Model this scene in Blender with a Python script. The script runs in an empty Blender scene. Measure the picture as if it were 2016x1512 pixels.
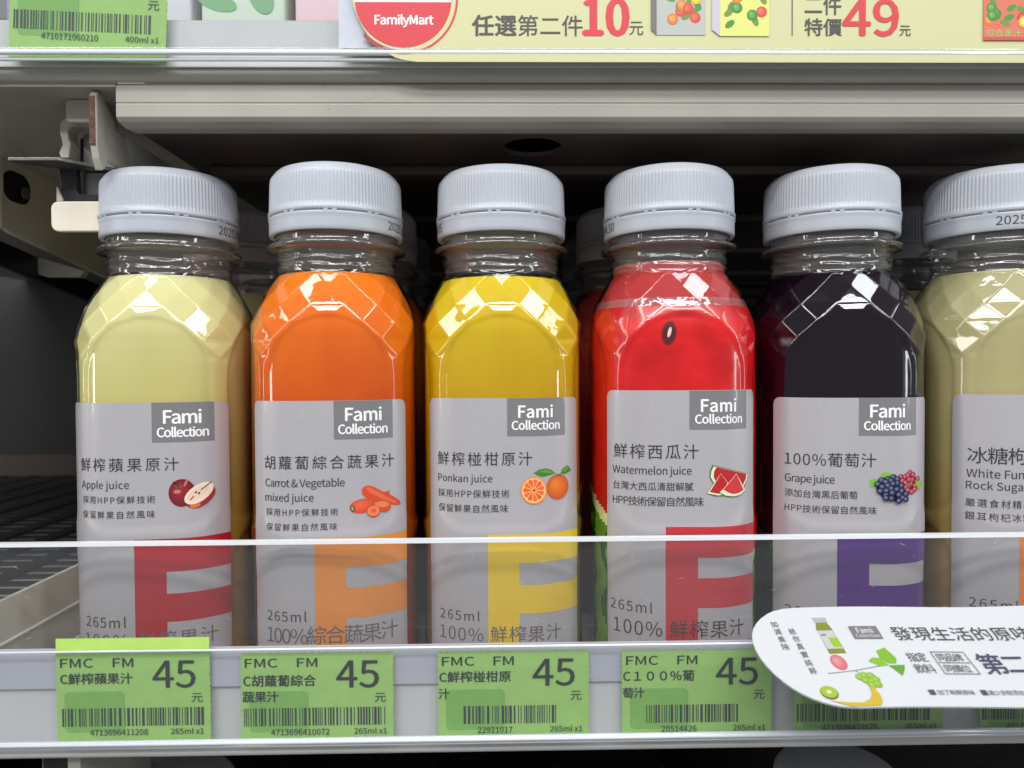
import bpy, math, random
from mathutils import Vector, Matrix
from mathutils.geometry import tessellate_polygon
random.seed(7)
S = 0.001                      # everything below is written in millimetres
sc = bpy.context.scene
col = sc.collection
PI = math.pi

# ------------------------------------------------------------------ camera
def cam_axes(yaw, pitch, roll):
    y, p, r = map(math.radians, (yaw, pitch, roll))
    F = Vector((math.sin(y)*math.cos(p), math.cos(y)*math.cos(p), math.sin(p)))
    R = Vector((math.cos(y), -math.sin(y), 0)); U = R.cross(F)
    return R*math.cos(r)-U*math.sin(r), U*math.cos(r)+R*math.sin(r), F
R_, U_, F_ = cam_axes(1.0, -1.3, 0.34)
cd = bpy.data.cameras.new('camera'); cam = bpy.data.objects.new('camera', cd); col.objects.link(cam)
cd.sensor_width = 36; cd.lens = 25.0; cd.clip_start = 0.005; cd.clip_end = 20
m = Matrix((R_, U_, -F_)).transposed().to_4x4(); m.translation = Vector((0, 0, 0.090)); cam.matrix_world = m
cd.dof.use_dof = True; cd.dof.focus_distance = 0.208; cd.dof.aperture_fstop = 20.0
sc.camera = cam

# ------------------------------------------------------------------ light
w = bpy.data.worlds.new('World'); sc.world = w; w.use_nodes = True
w.node_tree.nodes['Background'].inputs[0].default_value = (0.90, 0.94, 1.0, 1)
w.node_tree.nodes['Background'].inputs[1].default_value = 0.29
def area(name, loc, target, sx, sy, power, colour):
    l = bpy.data.lights.new(name, 'AREA'); l.shape = 'RECTANGLE'; l.size = sx; l.size_y = sy
    l.energy = power*.66; l.color = colour
    o = bpy.data.objects.new(name, l); col.objects.link(o); o.location = loc
    o.rotation_euler = (Vector(target)-Vector(loc)).to_track_quat('-Z', 'Y').to_euler()
    return o
area('shop_ceiling_light', (-0.05, -0.70, 1.05), (0, .2, .08), 1.0, 0.13, 14.0, (0.95, 0.98, 1.0))
area('shop_ceiling_light', (-0.62, -0.45, 1.00), (0, .2, .08), 0.12, 0.8, 6.5, (1.0, 0.98, 0.95))
area('shop_ceiling_light', (0.72, -0.45, 0.95), (0, .2, .08), 0.12, 0.8, 6.5, (0.95, 0.98, 1.0))
area('shop_ceiling_light', (-0.10, -1.25, 1.15), (0, .2, .08), 2.2, 0.10, 20.0, (1.0, 0.99, 0.97))
area('shop_aisle_light', (-1.20, -0.25, 0.45), (0, .2, .08), 0.10, 0.9, 4.5, (1.0, 0.98, 0.95))
area('shop_aisle_light', (1.25, -0.30, 0.45), (0, .2, .08), 0.10, 0.9, 4.0, (0.96, 0.99, 1.0))
area('fridge_strip_light', (0.0, 0.06, 0.60), (0, .21, .1), 1.1, 0.03, 1.8, (0.86, 0.93, 1.0))
sc.view_settings.view_transform = 'Standard'; sc.view_settings.look = 'None'
sc.view_settings.exposure = -0.04; sc.view_settings.gamma = 1.0
sc.cycles.transparent_max_bounces = 40; sc.cycles.max_bounces = 10; sc.cycles.transmission_bounces = 8

# ------------------------------------------------------------------ materials
def lin(c):
    return tuple(((x/255)/12.92 if x/255 <= .04045 else ((x/255+.055)/1.055)**2.4) for x in c)
def setp(b, **k):
    for n, v in k.items():
        n = n.replace('_', ' ')
        if n in b.inputs: b.inputs[n].default_value = v
def mat(name, c, rough=.5, metal=0., spec=.5, coat=0., bump=0., bscale=300., vary=0., vscale=40., attr=False, sss=0., stretch=None):
    M = bpy.data.materials.new(name); M.use_nodes = True; N = M.node_tree.nodes; L = M.node_tree.links
    b = N['Principled BSDF']; setp(b, Base_Color=(*c, 1), Roughness=rough, Metallic=metal, Specular_IOR_Level=spec, Coat_Weight=coat, Coat_Roughness=.06)
    if sss: setp(b, Subsurface_Weight=sss, Subsurface_Scale=.006, Subsurface_Radius=(1, .7, .4))
    src = None
    if attr:
        a = N.new('ShaderNodeAttribute'); a.attribute_name = 'ink'; src = a.outputs['Color']
    if vary:
        tc = N.new('ShaderNodeTexCoord'); mp = N.new('ShaderNodeMapping'); L.new(tc.outputs['Object'], mp.inputs[0])
        if stretch: mp.inputs['Scale'].default_value = stretch
        n = N.new('ShaderNodeTexNoise'); n.inputs['Scale'].default_value = vscale; n.inputs['Detail'].default_value = 6; L.new(mp.outputs[0], n.inputs['Vector'])
        r = N.new('ShaderNodeMapRange'); r.inputs[1].default_value = .3; r.inputs[2].default_value = .7; r.inputs[3].default_value = 1-vary; r.inputs[4].default_value = 1+vary
        L.new(n.outputs[0], r.inputs[0])
        x = N.new('ShaderNodeMix'); x.data_type = 'RGBA'; x.blend_type = 'MULTIPLY'; x.inputs[0].default_value = 1
        if src: L.new(src, x.inputs[6])
        else: x.inputs[6].default_value = (*c, 1)
        L.new(r.outputs[0], x.inputs[7]); src = x.outputs[2]
        r2 = N.new('ShaderNodeMapRange'); r2.inputs[3].default_value = max(rough-.12, .02); r2.inputs[4].default_value = rough+.12
        L.new(n.outputs[0], r2.inputs[0]); L.new(r2.outputs[0], b.inputs['Roughness'])
    if src: L.new(src, b.inputs['Base Color'])
    if bump:
        tc = N.new('ShaderNodeTexCoord'); n = N.new('ShaderNodeTexNoise'); n.inputs['Scale'].default_value = bscale; n.inputs['Detail'].default_value = 3
        L.new(tc.outputs['Object'], n.inputs['Vector'])
        bp = N.new('ShaderNodeBump'); bp.inputs['Strength'].default_value = bump; bp.inputs['Distance'].default_value = .0003
        L.new(n.outputs[0], bp.inputs['Height']); L.new(bp.outputs[0], b.inputs['Normal'])
    return M
def clear(name, tint, rough=.03, refl=1.6, milk=0., milkcol=(.8, .8, .85), wav=0., wscale=120., ior=1.48):
    M = bpy.data.materials.new(name); M.use_nodes = True; N = M.node_tree.nodes; L = M.node_tree.links
    N.remove(N['Principled BSDF']); out = N['Material Output']
    t = N.new('ShaderNodeBsdfTransparent'); t.inputs[0].default_value = (*tint, 1); last = t.outputs[0]
    if milk:
        d = N.new('ShaderNodeBsdfDiffuse'); d.inputs[0].default_value = (*milkcol, 1); x = N.new('ShaderNodeMixShader'); x.inputs[0].default_value = milk
        L.new(last, x.inputs[1]); L.new(d.outputs[0], x.inputs[2]); last = x.outputs[0]
    g = N.new('ShaderNodeBsdfGlossy'); g.inputs['Roughness'].default_value = rough
    fr = N.new('ShaderNodeFresnel'); fr.inputs[0].default_value = ior
    ge = N.new('ShaderNodeNewGeometry'); im = N.new('ShaderNodeMapRange'); im.inputs[3].default_value = ior; im.inputs[4].default_value = 1/ior
    L.new(ge.outputs['Backfacing'], im.inputs[0]); L.new(im.outputs[0], fr.inputs[0])      # thin sheet: same reflection from both sides
    mu = N.new('ShaderNodeMath'); mu.operation = 'MULTIPLY'; mu.use_clamp = True; mu.inputs[1].default_value = refl
    L.new(fr.outputs[0], mu.inputs[0]); x = N.new('ShaderNodeMixShader'); L.new(mu.outputs[0], x.inputs[0]); L.new(last, x.inputs[1]); L.new(g.outputs[0], x.inputs[2])
    if wav:
        tc = N.new('ShaderNodeTexCoord'); n = N.new('ShaderNodeTexNoise'); n.noise_dimensions = '4D'; n.inputs['Scale'].default_value = wscale; n.inputs['Detail'].default_value = 2.5; n.inputs['Distortion'].default_value = .6; L.new(tc.outputs['Object'], n.inputs['Vector'])
        oi = N.new('ShaderNodeObjectInfo'); mw = N.new('ShaderNodeMath'); mw.operation = 'MULTIPLY'; mw.inputs[1].default_value = 37.; L.new(oi.outputs['Random'], mw.inputs[0]); L.new(mw.outputs[0], n.inputs['W'])
        bp = N.new('ShaderNodeBump'); bp.inputs['Strength'].default_value = wav; bp.inputs['Distance'].default_value = .0006
        L.new(n.outputs[0], bp.inputs['Height']); L.new(bp.outputs[0], g.inputs['Normal']); L.new(bp.outputs[0], fr.inputs['Normal'])
    L.new(x.outputs[0], out.inputs[0]); return M
M_pet = clear('clear_pet', (.97, .975, .98), rough=.02, refl=1.8, wav=.26, wscale=75)
M_neck = clear('clear_neck', (.96, .96, .96), rough=.03, refl=2.4, wav=.5, wscale=170, milk=.10, milkcol=(.62, .57, .52))  # brownish milk stands in for the lit inside seen through the neck
M_acryl = clear('clear_acrylic', (.955, .955, .955), rough=.04, refl=.8, milk=.022, wav=.05, wscale=20)
M_cover = clear('clear_strip_cover', (.95, .96, .97), rough=.08, refl=1.0, milk=.02, wav=.2, wscale=25)
M_glare = clear('strip_glare', (.95, .96, .97), rough=.1, refl=1.2, milk=.14, milkcol=(.8, .84, .88), wav=.4, wscale=30)  # milky tint paints glare low on the strip cover
M_milky = clear('milky_strip_back', (.75, .75, .80), rough=.2, refl=1.0, milk=.72, milkcol=(.60, .60, .65))
M_film = clear('shrink_film', (.95, .9, .9), rough=.06, refl=2.0, milk=.09, milkcol=(.8, .7, .7), wav=.8, wscale=160)
M_edge = mat('frosted_acrylic_edge', (.74, .76, .78), .35, coat=.4)
M_bead = mat('strip_bead', (.80, .84, .88), .18, coat=1.)
M_cap = mat('cap_plastic', lin((178, 182, 190)), .38, spec=.5, sss=.25)
M_capd = mat('dark_cap_plastic', (.012, .013, .018), .4)
M_ink = mat('printed_ink', (1, 1, 1), .48, attr=True, spec=.35)
M_silver = mat('silver_label', (1, 1, 1), .38, metal=.3, attr=True, spec=.5, vary=.015, vscale=1400, coat=.5, bump=.3, bscale=45)
M_paper = mat('tag_paper', (1, 1, 1), .6, attr=True, vary=.04, vscale=250, spec=.3)
M_card = mat('glossy_card', (1, 1, 1), .45, attr=True, coat=.08, bump=.12, bscale=60)
M_sleeve = mat('printed_sleeve', (1, 1, 1), .25, attr=True, coat=.7, vary=.18, vscale=110, bump=.35, bscale=110)
M_cream = mat('cream_enamel', lin((172, 167, 155)), .38, vary=.05, vscale=50, coat=.15)
M_beam = mat('beam_enamel', lin((164, 160, 149)), .38, vary=.06, vscale=30, coat=.15)
M_lip = mat('white_enamel', lin((205, 203, 200)), .35, vary=.04, vscale=60)
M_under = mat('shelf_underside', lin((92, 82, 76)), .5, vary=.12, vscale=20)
M_rust = mat('rusty_edge', lin((92, 62, 50)), .8, vary=.5, vscale=900, bump=.5, bscale=1500)
M_steel = mat('bare_steel', lin((150, 148, 145)), .32, metal=.9, vary=.1, vscale=300)
M_black = mat('black_plastic', (.008, .009, .011), .35, vary=.2, vscale=100)
M_wall = mat('dark_liner', lin((64, 61, 62)), .36, vary=.15, vscale=4)
M_grate = mat('black_grate', (.012, .012, .014), .4, vary=.2, vscale=80)
M_void = mat('void', (.004, .004, .004), .9)
M_arm = mat('cream_lightened', lin((226, 216, 200)), .4, vary=.05, vscale=40)  # cream enamel lightened to stand in for light missing on the arm
M_deck = mat('deck_pan', lin((150, 148, 142)), .5, vary=.15, vscale=30)

# ------------------------------------------------------------------ objects
def mesh_obj(name, v, f, mt, parent=None, smooth=True, cols=None, mats=None, midx=None):
    me = bpy.data.meshes.new(name); me.from_pydata([(a*S, b*S, c*S) for a, b, c in v], [], f)
    if cols:
        at = me.color_attributes.new('ink', 'FLOAT_COLOR', 'CORNER'); buf = []
        for p, c in zip(me.polygons, cols): buf += [*c, 1.0]*p.loop_total
        at.data.foreach_set('color', buf)
    for q in (mats or [mt]): me.materials.append(q)
    if midx: me.polygons.foreach_set('material_index', midx)
    if smooth: me.polygons.foreach_set('use_smooth', [True]*len(me.polygons))
    me.update()
    o = bpy.data.objects.new(name, me); col.objects.link(o)
    if parent: o.parent = parent
    return o
def thing(name, label, cat, loc=(0, 0, 0), rz=0., group=None):
    o = bpy.data.objects.new(name, None); col.objects.link(o); o.empty_display_size = .01
    o.location = tuple(c*S for c in loc); o.rotation_euler = (0, 0, rz); tag(o, label, cat, group); return o
def tag(o, label, cat, group=None):
    o['label'] = label; o['category'] = cat
    if group: o['group'] = group
    return o
def struct(o): o['kind'] = 'structure'; return o
def bevel(o, wd, seg=3):
    md = o.modifiers.new('bevel', 'BEVEL'); md.width = wd*S; md.segments = seg; md.limit_method = 'ANGLE'; md.angle_limit = math.radians(35); return o
def box(name, x0, x1, y0, y1, z0, z1, mt, parent=None, bev=0.):
    v = [(x, y, z) for x in (x0, x1) for y in (y0, y1) for z in (z0, z1)]
    f = [(0, 1, 3, 2), (4, 6, 7, 5), (0, 4, 5, 1), (2, 3, 7, 6), (0, 2, 6, 4), (1, 5, 7, 3)]
    o = mesh_obj(name, v, f, mt, parent, smooth=bool(bev))
    if bev: bevel(o, bev)
    return o
def prism(name, pts, axis, a0, a1, mt, parent=None, bev=0.):
    """outline pts in the plane across axis, extruded from a0 to a1 (convex or concave)"""
    def P(p, a): return {'x': (a, p[0], p[1]), 'y': (p[0], a, p[1]), 'z': (p[0], p[1], a)}[axis]
    n = len(pts); v = [P(p, a0) for p in pts]+[P(p, a1) for p in pts]
    f = [tuple(range(n))[::-1], tuple(range(n, 2*n))]+[(i, (i+1) % n, n+(i+1) % n, n+i) for i in range(n)]
    o = mesh_obj(name, v, f, mt, parent, smooth=False)
    bm_fix(o)
    if bev: bevel(o, bev)
    return o
import bmesh
def bm_fix(o):
    b = bmesh.new(); b.from_mesh(o.data); bmesh.ops.recalc_face_normals(b, faces=b.faces); b.to_mesh(o.data); b.free()
def rr(x0, x1, y0, y1, r, n=5):
    out = []
    for cx, cy, a in ((x1-r, y1-r, 0), (x0+r, y1-r, 90), (x0+r, y0+r, 180), (x1-r, y0+r, 270)):
        out += [(cx+r*math.cos(math.radians(a+90*i/n)), cy+r*math.sin(math.radians(a+90*i/n))) for i in range(n+1)]
    return out
def tube(name, pts, r, mt, parent=None, n=10):
    v = []; f = []
    for i, p in enumerate(pts):
        a = Vector(pts[min(i+1, len(pts)-1)])-Vector(pts[max(i-1, 0)]); a.normalize()
        u = a.cross(Vector((0, 0, 1))) if abs(a.z) < .9 else a.cross(Vector((1, 0, 0))); u.normalize(); w_ = a.cross(u)
        for k in range(n):
            q = Vector(p)+r*(u*math.cos(2*PI*k/n)+w_*math.sin(2*PI*k/n)); v.append(tuple(q))
    for i in range(len(pts)-1):
        for k in range(n): f.append((i*n+k, i*n+(k+1) % n, (i+1)*n+(k+1) % n, (i+1)*n+k))
    f += [tuple(range(n))[::-1], tuple(range((len(pts)-1)*n, len(pts)*n))]
    return mesh_obj(name, v, f, mt, parent)
def lathe(prof, n=96, rib=None):
    v = []; f = []
    for (r, z) in prof:
        for k in range(n):
            a = 2*PI*k/n; rr_ = r+(rib(r, z, k) if rib else 0); v.append((rr_*math.cos(a), rr_*math.sin(a), z))
    for i in range(len(prof)-1):
        for k in range(n): f.append((i*n+k, i*n+(k+1) % n, (i+1)*n+(k+1) % n, (i+1)*n+k))
    return v, f
def dup(o, parent=None):
    c = o.copy(); col.objects.link(c); c.parent = parent
    for ch in list(o.children): dup(ch, c)
    return c

# ------------------------------------------------------------------ lettering and flat print
try:
    CJK = bpy.data.fonts.load(bpy.utils.system_resource('DATAFILES', path='fonts')+'/Noto Sans CJK Regular.woff2')
except Exception:
    CJK = None
_tc = {}
def text_mesh(s, space, font='cjk'):
    key = (s, round(space, 2), font)
    if key not in _tc:
        cu = bpy.data.curves.new('lettering', 'FONT'); cu.body = s; cu.resolution_u = 3; cu.space_character = space
        if font == 'cjk' and CJK: cu.font = CJK
        o = bpy.data.objects.new('lettering', cu); col.objects.link(o); me = o.to_mesh()
        v = [(p.co.x, p.co.y) for p in me.vertices]; f = [tuple(p.vertices) for p in me.polygons]
        o.to_mesh_clear(); bpy.data.objects.remove(o); bpy.data.curves.remove(cu)
        _tc[key] = (v, f)
    return _tc[key]
INK = lin((58, 54, 56)); WHITE = lin((235, 235, 235))
class Ink:
    """flat print: 2D shapes in millimetres laid layer over layer on a surface given by mapper(x, y, height)"""
    def __init__(s, mapper, base=.06, step=.02, maxlen=0): s.m = mapper; s.h = base; s.step = step; s.v = []; s.f = []; s.c = []; s.maxlen = maxlen
    def up(s): s.h += s.step; return s
    def tri(s, pts, c):
        if s.maxlen:
            d = [(pts[i][0]-pts[(i+1) % 3][0])**2+(pts[i][1]-pts[(i+1) % 3][1])**2 for i in range(3)]
            i = d.index(max(d))
            if d[i] > s.maxlen**2:
                a, b, e = pts[i], pts[(i+1) % 3], pts[(i+2) % 3]; mm = ((a[0]+b[0])/2, (a[1]+b[1])/2)
                s.tri((a, mm, e), c); s.tri((mm, b, e), c); return
        n = len(s.v); s.v += [s.m(p[0], p[1], s.h) for p in pts]; s.f.append((n, n+1, n+2)); s.c.append(c(*[sum(q[k] for q in pts)/3 for k in (0, 1)]) if callable(c) else c)
    def poly(s, pts, c):
        for t in tessellate_polygon([[Vector((p[0], p[1], 0)) for p in pts]]): s.tri([pts[i] for i in t], c)
        s.up(); return s
    def rect(s, x0, x1, y0, y1, c): return s.poly([(x0, y0), (x1, y0), (x1, y1), (x0, y1)], c)
    def rrect(s, x0, x1, y0, y1, r, c): return s.poly(rr(x0, x1, y0, y1, r), c)
    def ell(s, cx, cy, rx, ry, c, rot=0., n=20):
        a = math.radians(rot); return s.poly([(cx+rx*math.cos(t)*math.cos(a)-ry*math.sin(t)*math.sin(a), cy+rx*math.cos(t)*math.sin(a)+ry*math.sin(t)*math.cos(a)) for t in [2*PI*i/n for i in range(n)]], c)
    def ball(s, cx, cy, rx, ry, c0, c1, rot=0., dx=-.25, dy=.25, n=5):
        for i in range(n):
            t = i/(n-1); k = 1-.8*t; s.ell(cx+dx*rx*t, cy+dy*ry*t, rx*k, ry*k, tuple(a+(b-a)*t for a, b in zip(c0, c1)), rot); s.h -= s.step*.5
        return s.up()
    def line(s, pts, wd, c):
        for i in range(len(pts)-1):
            (x0, y0), (x1, y1) = pts[i], pts[i+1]; L = math.hypot(x1-x0, y1-y0) or 1; nx, ny = -(y1-y0)/L*wd/2, (x1-x0)/L*wd/2
            s.poly([(x0+nx, y0+ny), (x1+nx, y1+ny), (x1-nx, y1-ny), (x0-nx, y0-ny)], c); s.h -= s.step
        return s.up()
    def text(s, t, x0, x1, y0, y1, c=INK, weight=0., font='cjk', auto=True, rot=0.):
        """fit the words into the box x0..x1, y0..y1, opening the letter spacing until the glyphs keep their shape"""
        sp = 1.
        if auto and len(t) > 1:
            def ext(q):
                v, _ = text_mesh(t, q, font); return max(p[0] for p in v)-min(p[0] for p in v), max(p[1] for p in v)-min(p[1] for p in v)
            w1, h = ext(1.); w2, _ = ext(1.5); want = (x1-x0)/((y1-y0)/h); sp = 1+.5*(want-w1)/(w2-w1); sp = min(max(sp, .93), 1.7)
        v, f = text_mesh(t, sp, font)
        a0, a1 = min(p[0] for p in v), max(p[0] for p in v); b0, b1 = min(p[1] for p in v), max(p[1] for p in v)
        cx, cy = (x0+x1)/2, (y0+y1)/2; ca, sa = math.cos(math.radians(rot)), math.sin(math.radians(rot)); n = len(s.v)
        for dx, dy in ([(0, 0)] if weight <= 0 else [(-weight, 0), (weight, 0), (0, weight*.7), (0, -weight*.7)]):
          n = len(s.v)
          for p in v:
            x = x0+(p[0]-a0)/(a1-a0)*(x1-x0)-cx; y = y0+(p[1]-b0)/(b1-b0)*(y1-y0)-cy
            x += dx*(y1-y0); y += dy*(y1-y0); s.v.append(s.m(cx+x*ca-y*sa, cy+x*sa+y*ca, s.h))
          for q in f: s.f.append(tuple(n+i for i in q)); s.c.append(c)
          s.h += .002
        s.up(); return s
    def build(s, name, mt, parent=None, smooth=False): return mesh_obj(name, s.v, s.f, mt, parent, smooth, s.c)

# ------------------------------------------------------------------ the bottle
NC, MS, NL = 256, 8, 16            # columns, rows per facet, facets round
BAND = 4.9
ROWS = [118.-BAND*i for i in range(6)]
PROF = [(0, 20, 5), (.7, 22.2, 6), (2, 23.8, 6.6), (4.5, 24.6, 6.6), (7, 24.8, 6.6), (92, 24.8, 6.6), (97, 24.75, 6.2), (101, 24.5, 5.6), (104, 24.05, 4.9), (106.5, 23.4, 4.2), (109, 22.5, 3.2),
        (112, 21.3, 2.2), (114.5, 20., 1.1), (116.5, 18.7, .3), (118, 17.95, 0), (119.2, 17.7, 0), (124.6, 17.7, 0), (125.2, 18.4, 0), (125.5, 20.7, 0), (126.5, 20.9, 0), (126.9, 20.2, 0), (127.1, 18.3, 0), (130.5, 18.1, 0)]
def prof(z):
    for a, b in zip(PROF, PROF[1:]):
        if z <= b[0]:
            t = (z-a[0])/(b[0]-a[0]); return a[1]+(b[1]-a[1])*t, a[2]+(b[2]-a[2])*t
    return PROF[-1][1:]
def smooth01(t): t = min(max(t, 0), 1); return t*t*(3-2*t)
def section(th, z):
    """point and outward normal of the rounded-square section; th=0 is the front (-y)"""
    wd, fl = prof(z); q = round(th/(PI/2)); t = th-q*PI/2; s_, c_ = math.sin(t), math.cos(t); a = abs(t)
    r = wd-fl
    if wd*math.tan(a) <= fl: x, y, nx, ny = wd*math.tan(t), wd, 0., 1.
    else:
        sc_ = abs(s_)+c_; R = fl*sc_+math.sqrt(max(fl*fl*sc_*sc_-2*fl*fl+r*r, 0)); x, y = R*s_, R*c_; nx, ny = (x-math.copysign(fl, x))/r, (y-fl)/r
    xl = x; g = q*PI/2; cg, sg = math.cos(g), math.sin(g)
    # local frame: front direction for q=0 is -y, positive th turns towards +x
    X = x*cg+y*sg; Y = -(y*cg-x*sg); NX = nx*cg+ny*sg; NY = -(ny*cg-nx*sg)
    return X, Y, NX, NY, xl
def sd_rr(x, z, hx, z0, z1, rt, rb):
    """positive inside, mm to the edge of a rounded panel"""
    cz, hz = (z0+z1)/2, (z1-z0)/2; r = rt if z > cz else rb; dx = abs(x)-hx+r; dz = abs(z-cz)-hz+r
    return -(math.hypot(max(dx, 0), max(dz, 0))+min(max(dx, dz), 0)-r)
def panel(x, z):
    a = sd_rr(x, z, 17.6, 44.3, 105.2, 17.3, 7.); b = sd_rr(x, z, 17.6, 4.5, 41.2, 11., 6.)
    return max(a, b)
def lattice(k, j):
    z = ROWS[k]; th = ((j+.5+.5*(k % 2))/NL)*2*PI; x, y, nx, ny, _ = section((th+PI) % (2*PI)-PI, z); e = .3
    return x+nx*e, y+ny*e
def surf(th, z, facet=1., rec=1.):
    th = (th+PI) % (2*PI)-PI; x, y, nx, ny, xl = section(th, z); p = panel(xl, z); inn = smooth01(p/1.1+.25)
    if inn > 0 and z > 98:      # the recessed window stays upright where the shoulder falls away
        x2, y2, nx2, ny2, _ = section(th, 98.); k9 = inn*.9; lim = smooth01((z-98)/7.2)*.8; x, y = x+(x2-x)*k9*(1-lim), y+(y2-y)*k9*(1-lim)
    d = -.55*inn*rec
    if facet > 0 and z > 8 and abs(th+.62) < .0125 and p < .2: d += .13      # mould seam
    if 119.4 < z < 124: d += .22*math.sin((z-119.4)*2.8+.9*math.sin(th*3+1.3)+.5*math.sin(th*7))+.12*math.sin(th*11+z*1.4)
    sx, sy = x+nx*d, y+ny*d
    if facet > 0 and 93.5 <= z < 118:
        k = min(int((118-z)/BAND), 4); fa = (ROWS[k]-z)/BAND; u = (th/(2*PI))*NL-.5-.5*(k % 2); j = math.floor(u); fu = u-j; low = (lambda q: q if k % 2 == 0 else q+1)
        A = lambda q: lattice(k, q)
        B = lambda q: lattice(k+1, q if k % 2 == 0 else q+1)       # lower vertex right of upper q
        if fu < .5*fa: b1 = (fa+2*fu)/2; W = ((1-fa, A(j)), (fa-b1, B(j-1)), (b1, B(j)))
        elif fu > 1-.5*fa: g = fu-1; b1 = (fa+2*g)/2; W = ((1-fa, A(j+1)), (fa-b1, B(j)), (b1, B(j+1)))
        else: a1 = fu-.5*fa; W = ((1-fa-a1, A(j)), (a1, A(j+1)), (fa, B(j)))
        fx = sum(w_*q[0] for w_, q in W); fy = sum(w_*q[1] for w_, q in W)
        k2 = facet*(1-smooth01(p/1.1+.6)); sx, sy = sx+(fx-sx)*k2, sy+(fy-sy)*k2
    return sx, sy, nx, ny
def body_mesh(inset=0., level=None, facet=1.):
    zs = [0, .35, .7, 1.3, 2, 3, 4.5]+[5+i*1.0 for i in range(0, 86)]
    zs = [z for z in zs if z < 90.6]+[91, 91.9, 92.8]
    for k in range(4, -1, -1): zs += [ROWS[k+1]+BAND*a/MS for a in range(MS)]
    zs += [118, 118.6]+[119.2+i*.4 for i in range(14)]+[124.8, 125.0, 125.2, 125.35, 125.5, 126.0, 126.5, 126.7, 126.9, 127.1, 128.1, 130.4]
    if level: zs = [z for z in zs if z < level-.15]+[level]
    v = []; f = []; mi = []
    for z in zs:
        for c in range(NC):
            x, y, nx, ny = surf(2*PI*c/NC, z, facet); v.append((x-nx*inset, y-ny*inset, max(z, inset)))
    for i in range(len(zs)-1):
        zc = (zs[i]+zs[i+1])/2
        for c in range(NC):
            a, b, d, e = i*NC+c, i*NC+(c+1) % NC, (i+1)*NC+(c+1) % NC, (i+1)*NC+c
            if 93.5 <= zc < 118:
                k = min(int((118-zc)/BAND), 4); u = ((c+.5)/NC)*NL-.5-.5*(k % 2); fu = u-math.floor(u)
                if fu < .5: f += [(a, b, e), (b, d, e)]       # crease from upper left to lower right
                else: f += [(a, b, d), (a, d, e)]
                mi += [0, 0]
            else: f.append((a, b, d, e)); mi.append(1 if zc > 118.3 else 0)
    f.append(tuple(range(NC))[::-1]); mi.append(0)
    if level:
        n = len(zs)-1; rim = [v[n*NC+c] for c in range(NC)]
        for s_, dz in ((.97, -.45), (.85, -.5)):
            base = len(v); v += [(p[0]*s_, p[1]*s_, level+dz) for p in rim]; prev = n*NC if s_ == .97 else base-NC
            f += [(prev+c, prev+(c+1) % NC, base+(c+1) % NC, base+c) for c in range(NC)]; mi += [0]*NC
        f.append(tuple(range(len(v)-NC, len(v)))); mi.append(0)
    return v, f, mi
def th_of_s(s_):
    a = abs(s_); wd, fl = 24.8, 6.6; r = wd-fl
    x, y = (a, wd) if a <= fl else (fl+r*math.sin((a-fl)/r), fl+r*math.cos((a-fl)/r))
    return math.copysign(math.atan2(x, y), s_)
def on_bottle(s_, z, h):
    if z > 88: x, y, nx, ny = surf(th_of_s(s_), z, .5, .75); o = .14+h
    else:       # paper bridges the panel edges softly
        x, y, nx, ny, xl = section(th_of_s(s_), z); o = .33+h-.30*smooth01((panel(xl, z)+1.6)/3.6)
    return x+nx*o, y+ny*o, z
def on_cap(s_, z, h): a = s_/20.; return (20.08+h)*math.sin(a), -(20.08+h)*math.cos(a), z

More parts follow.
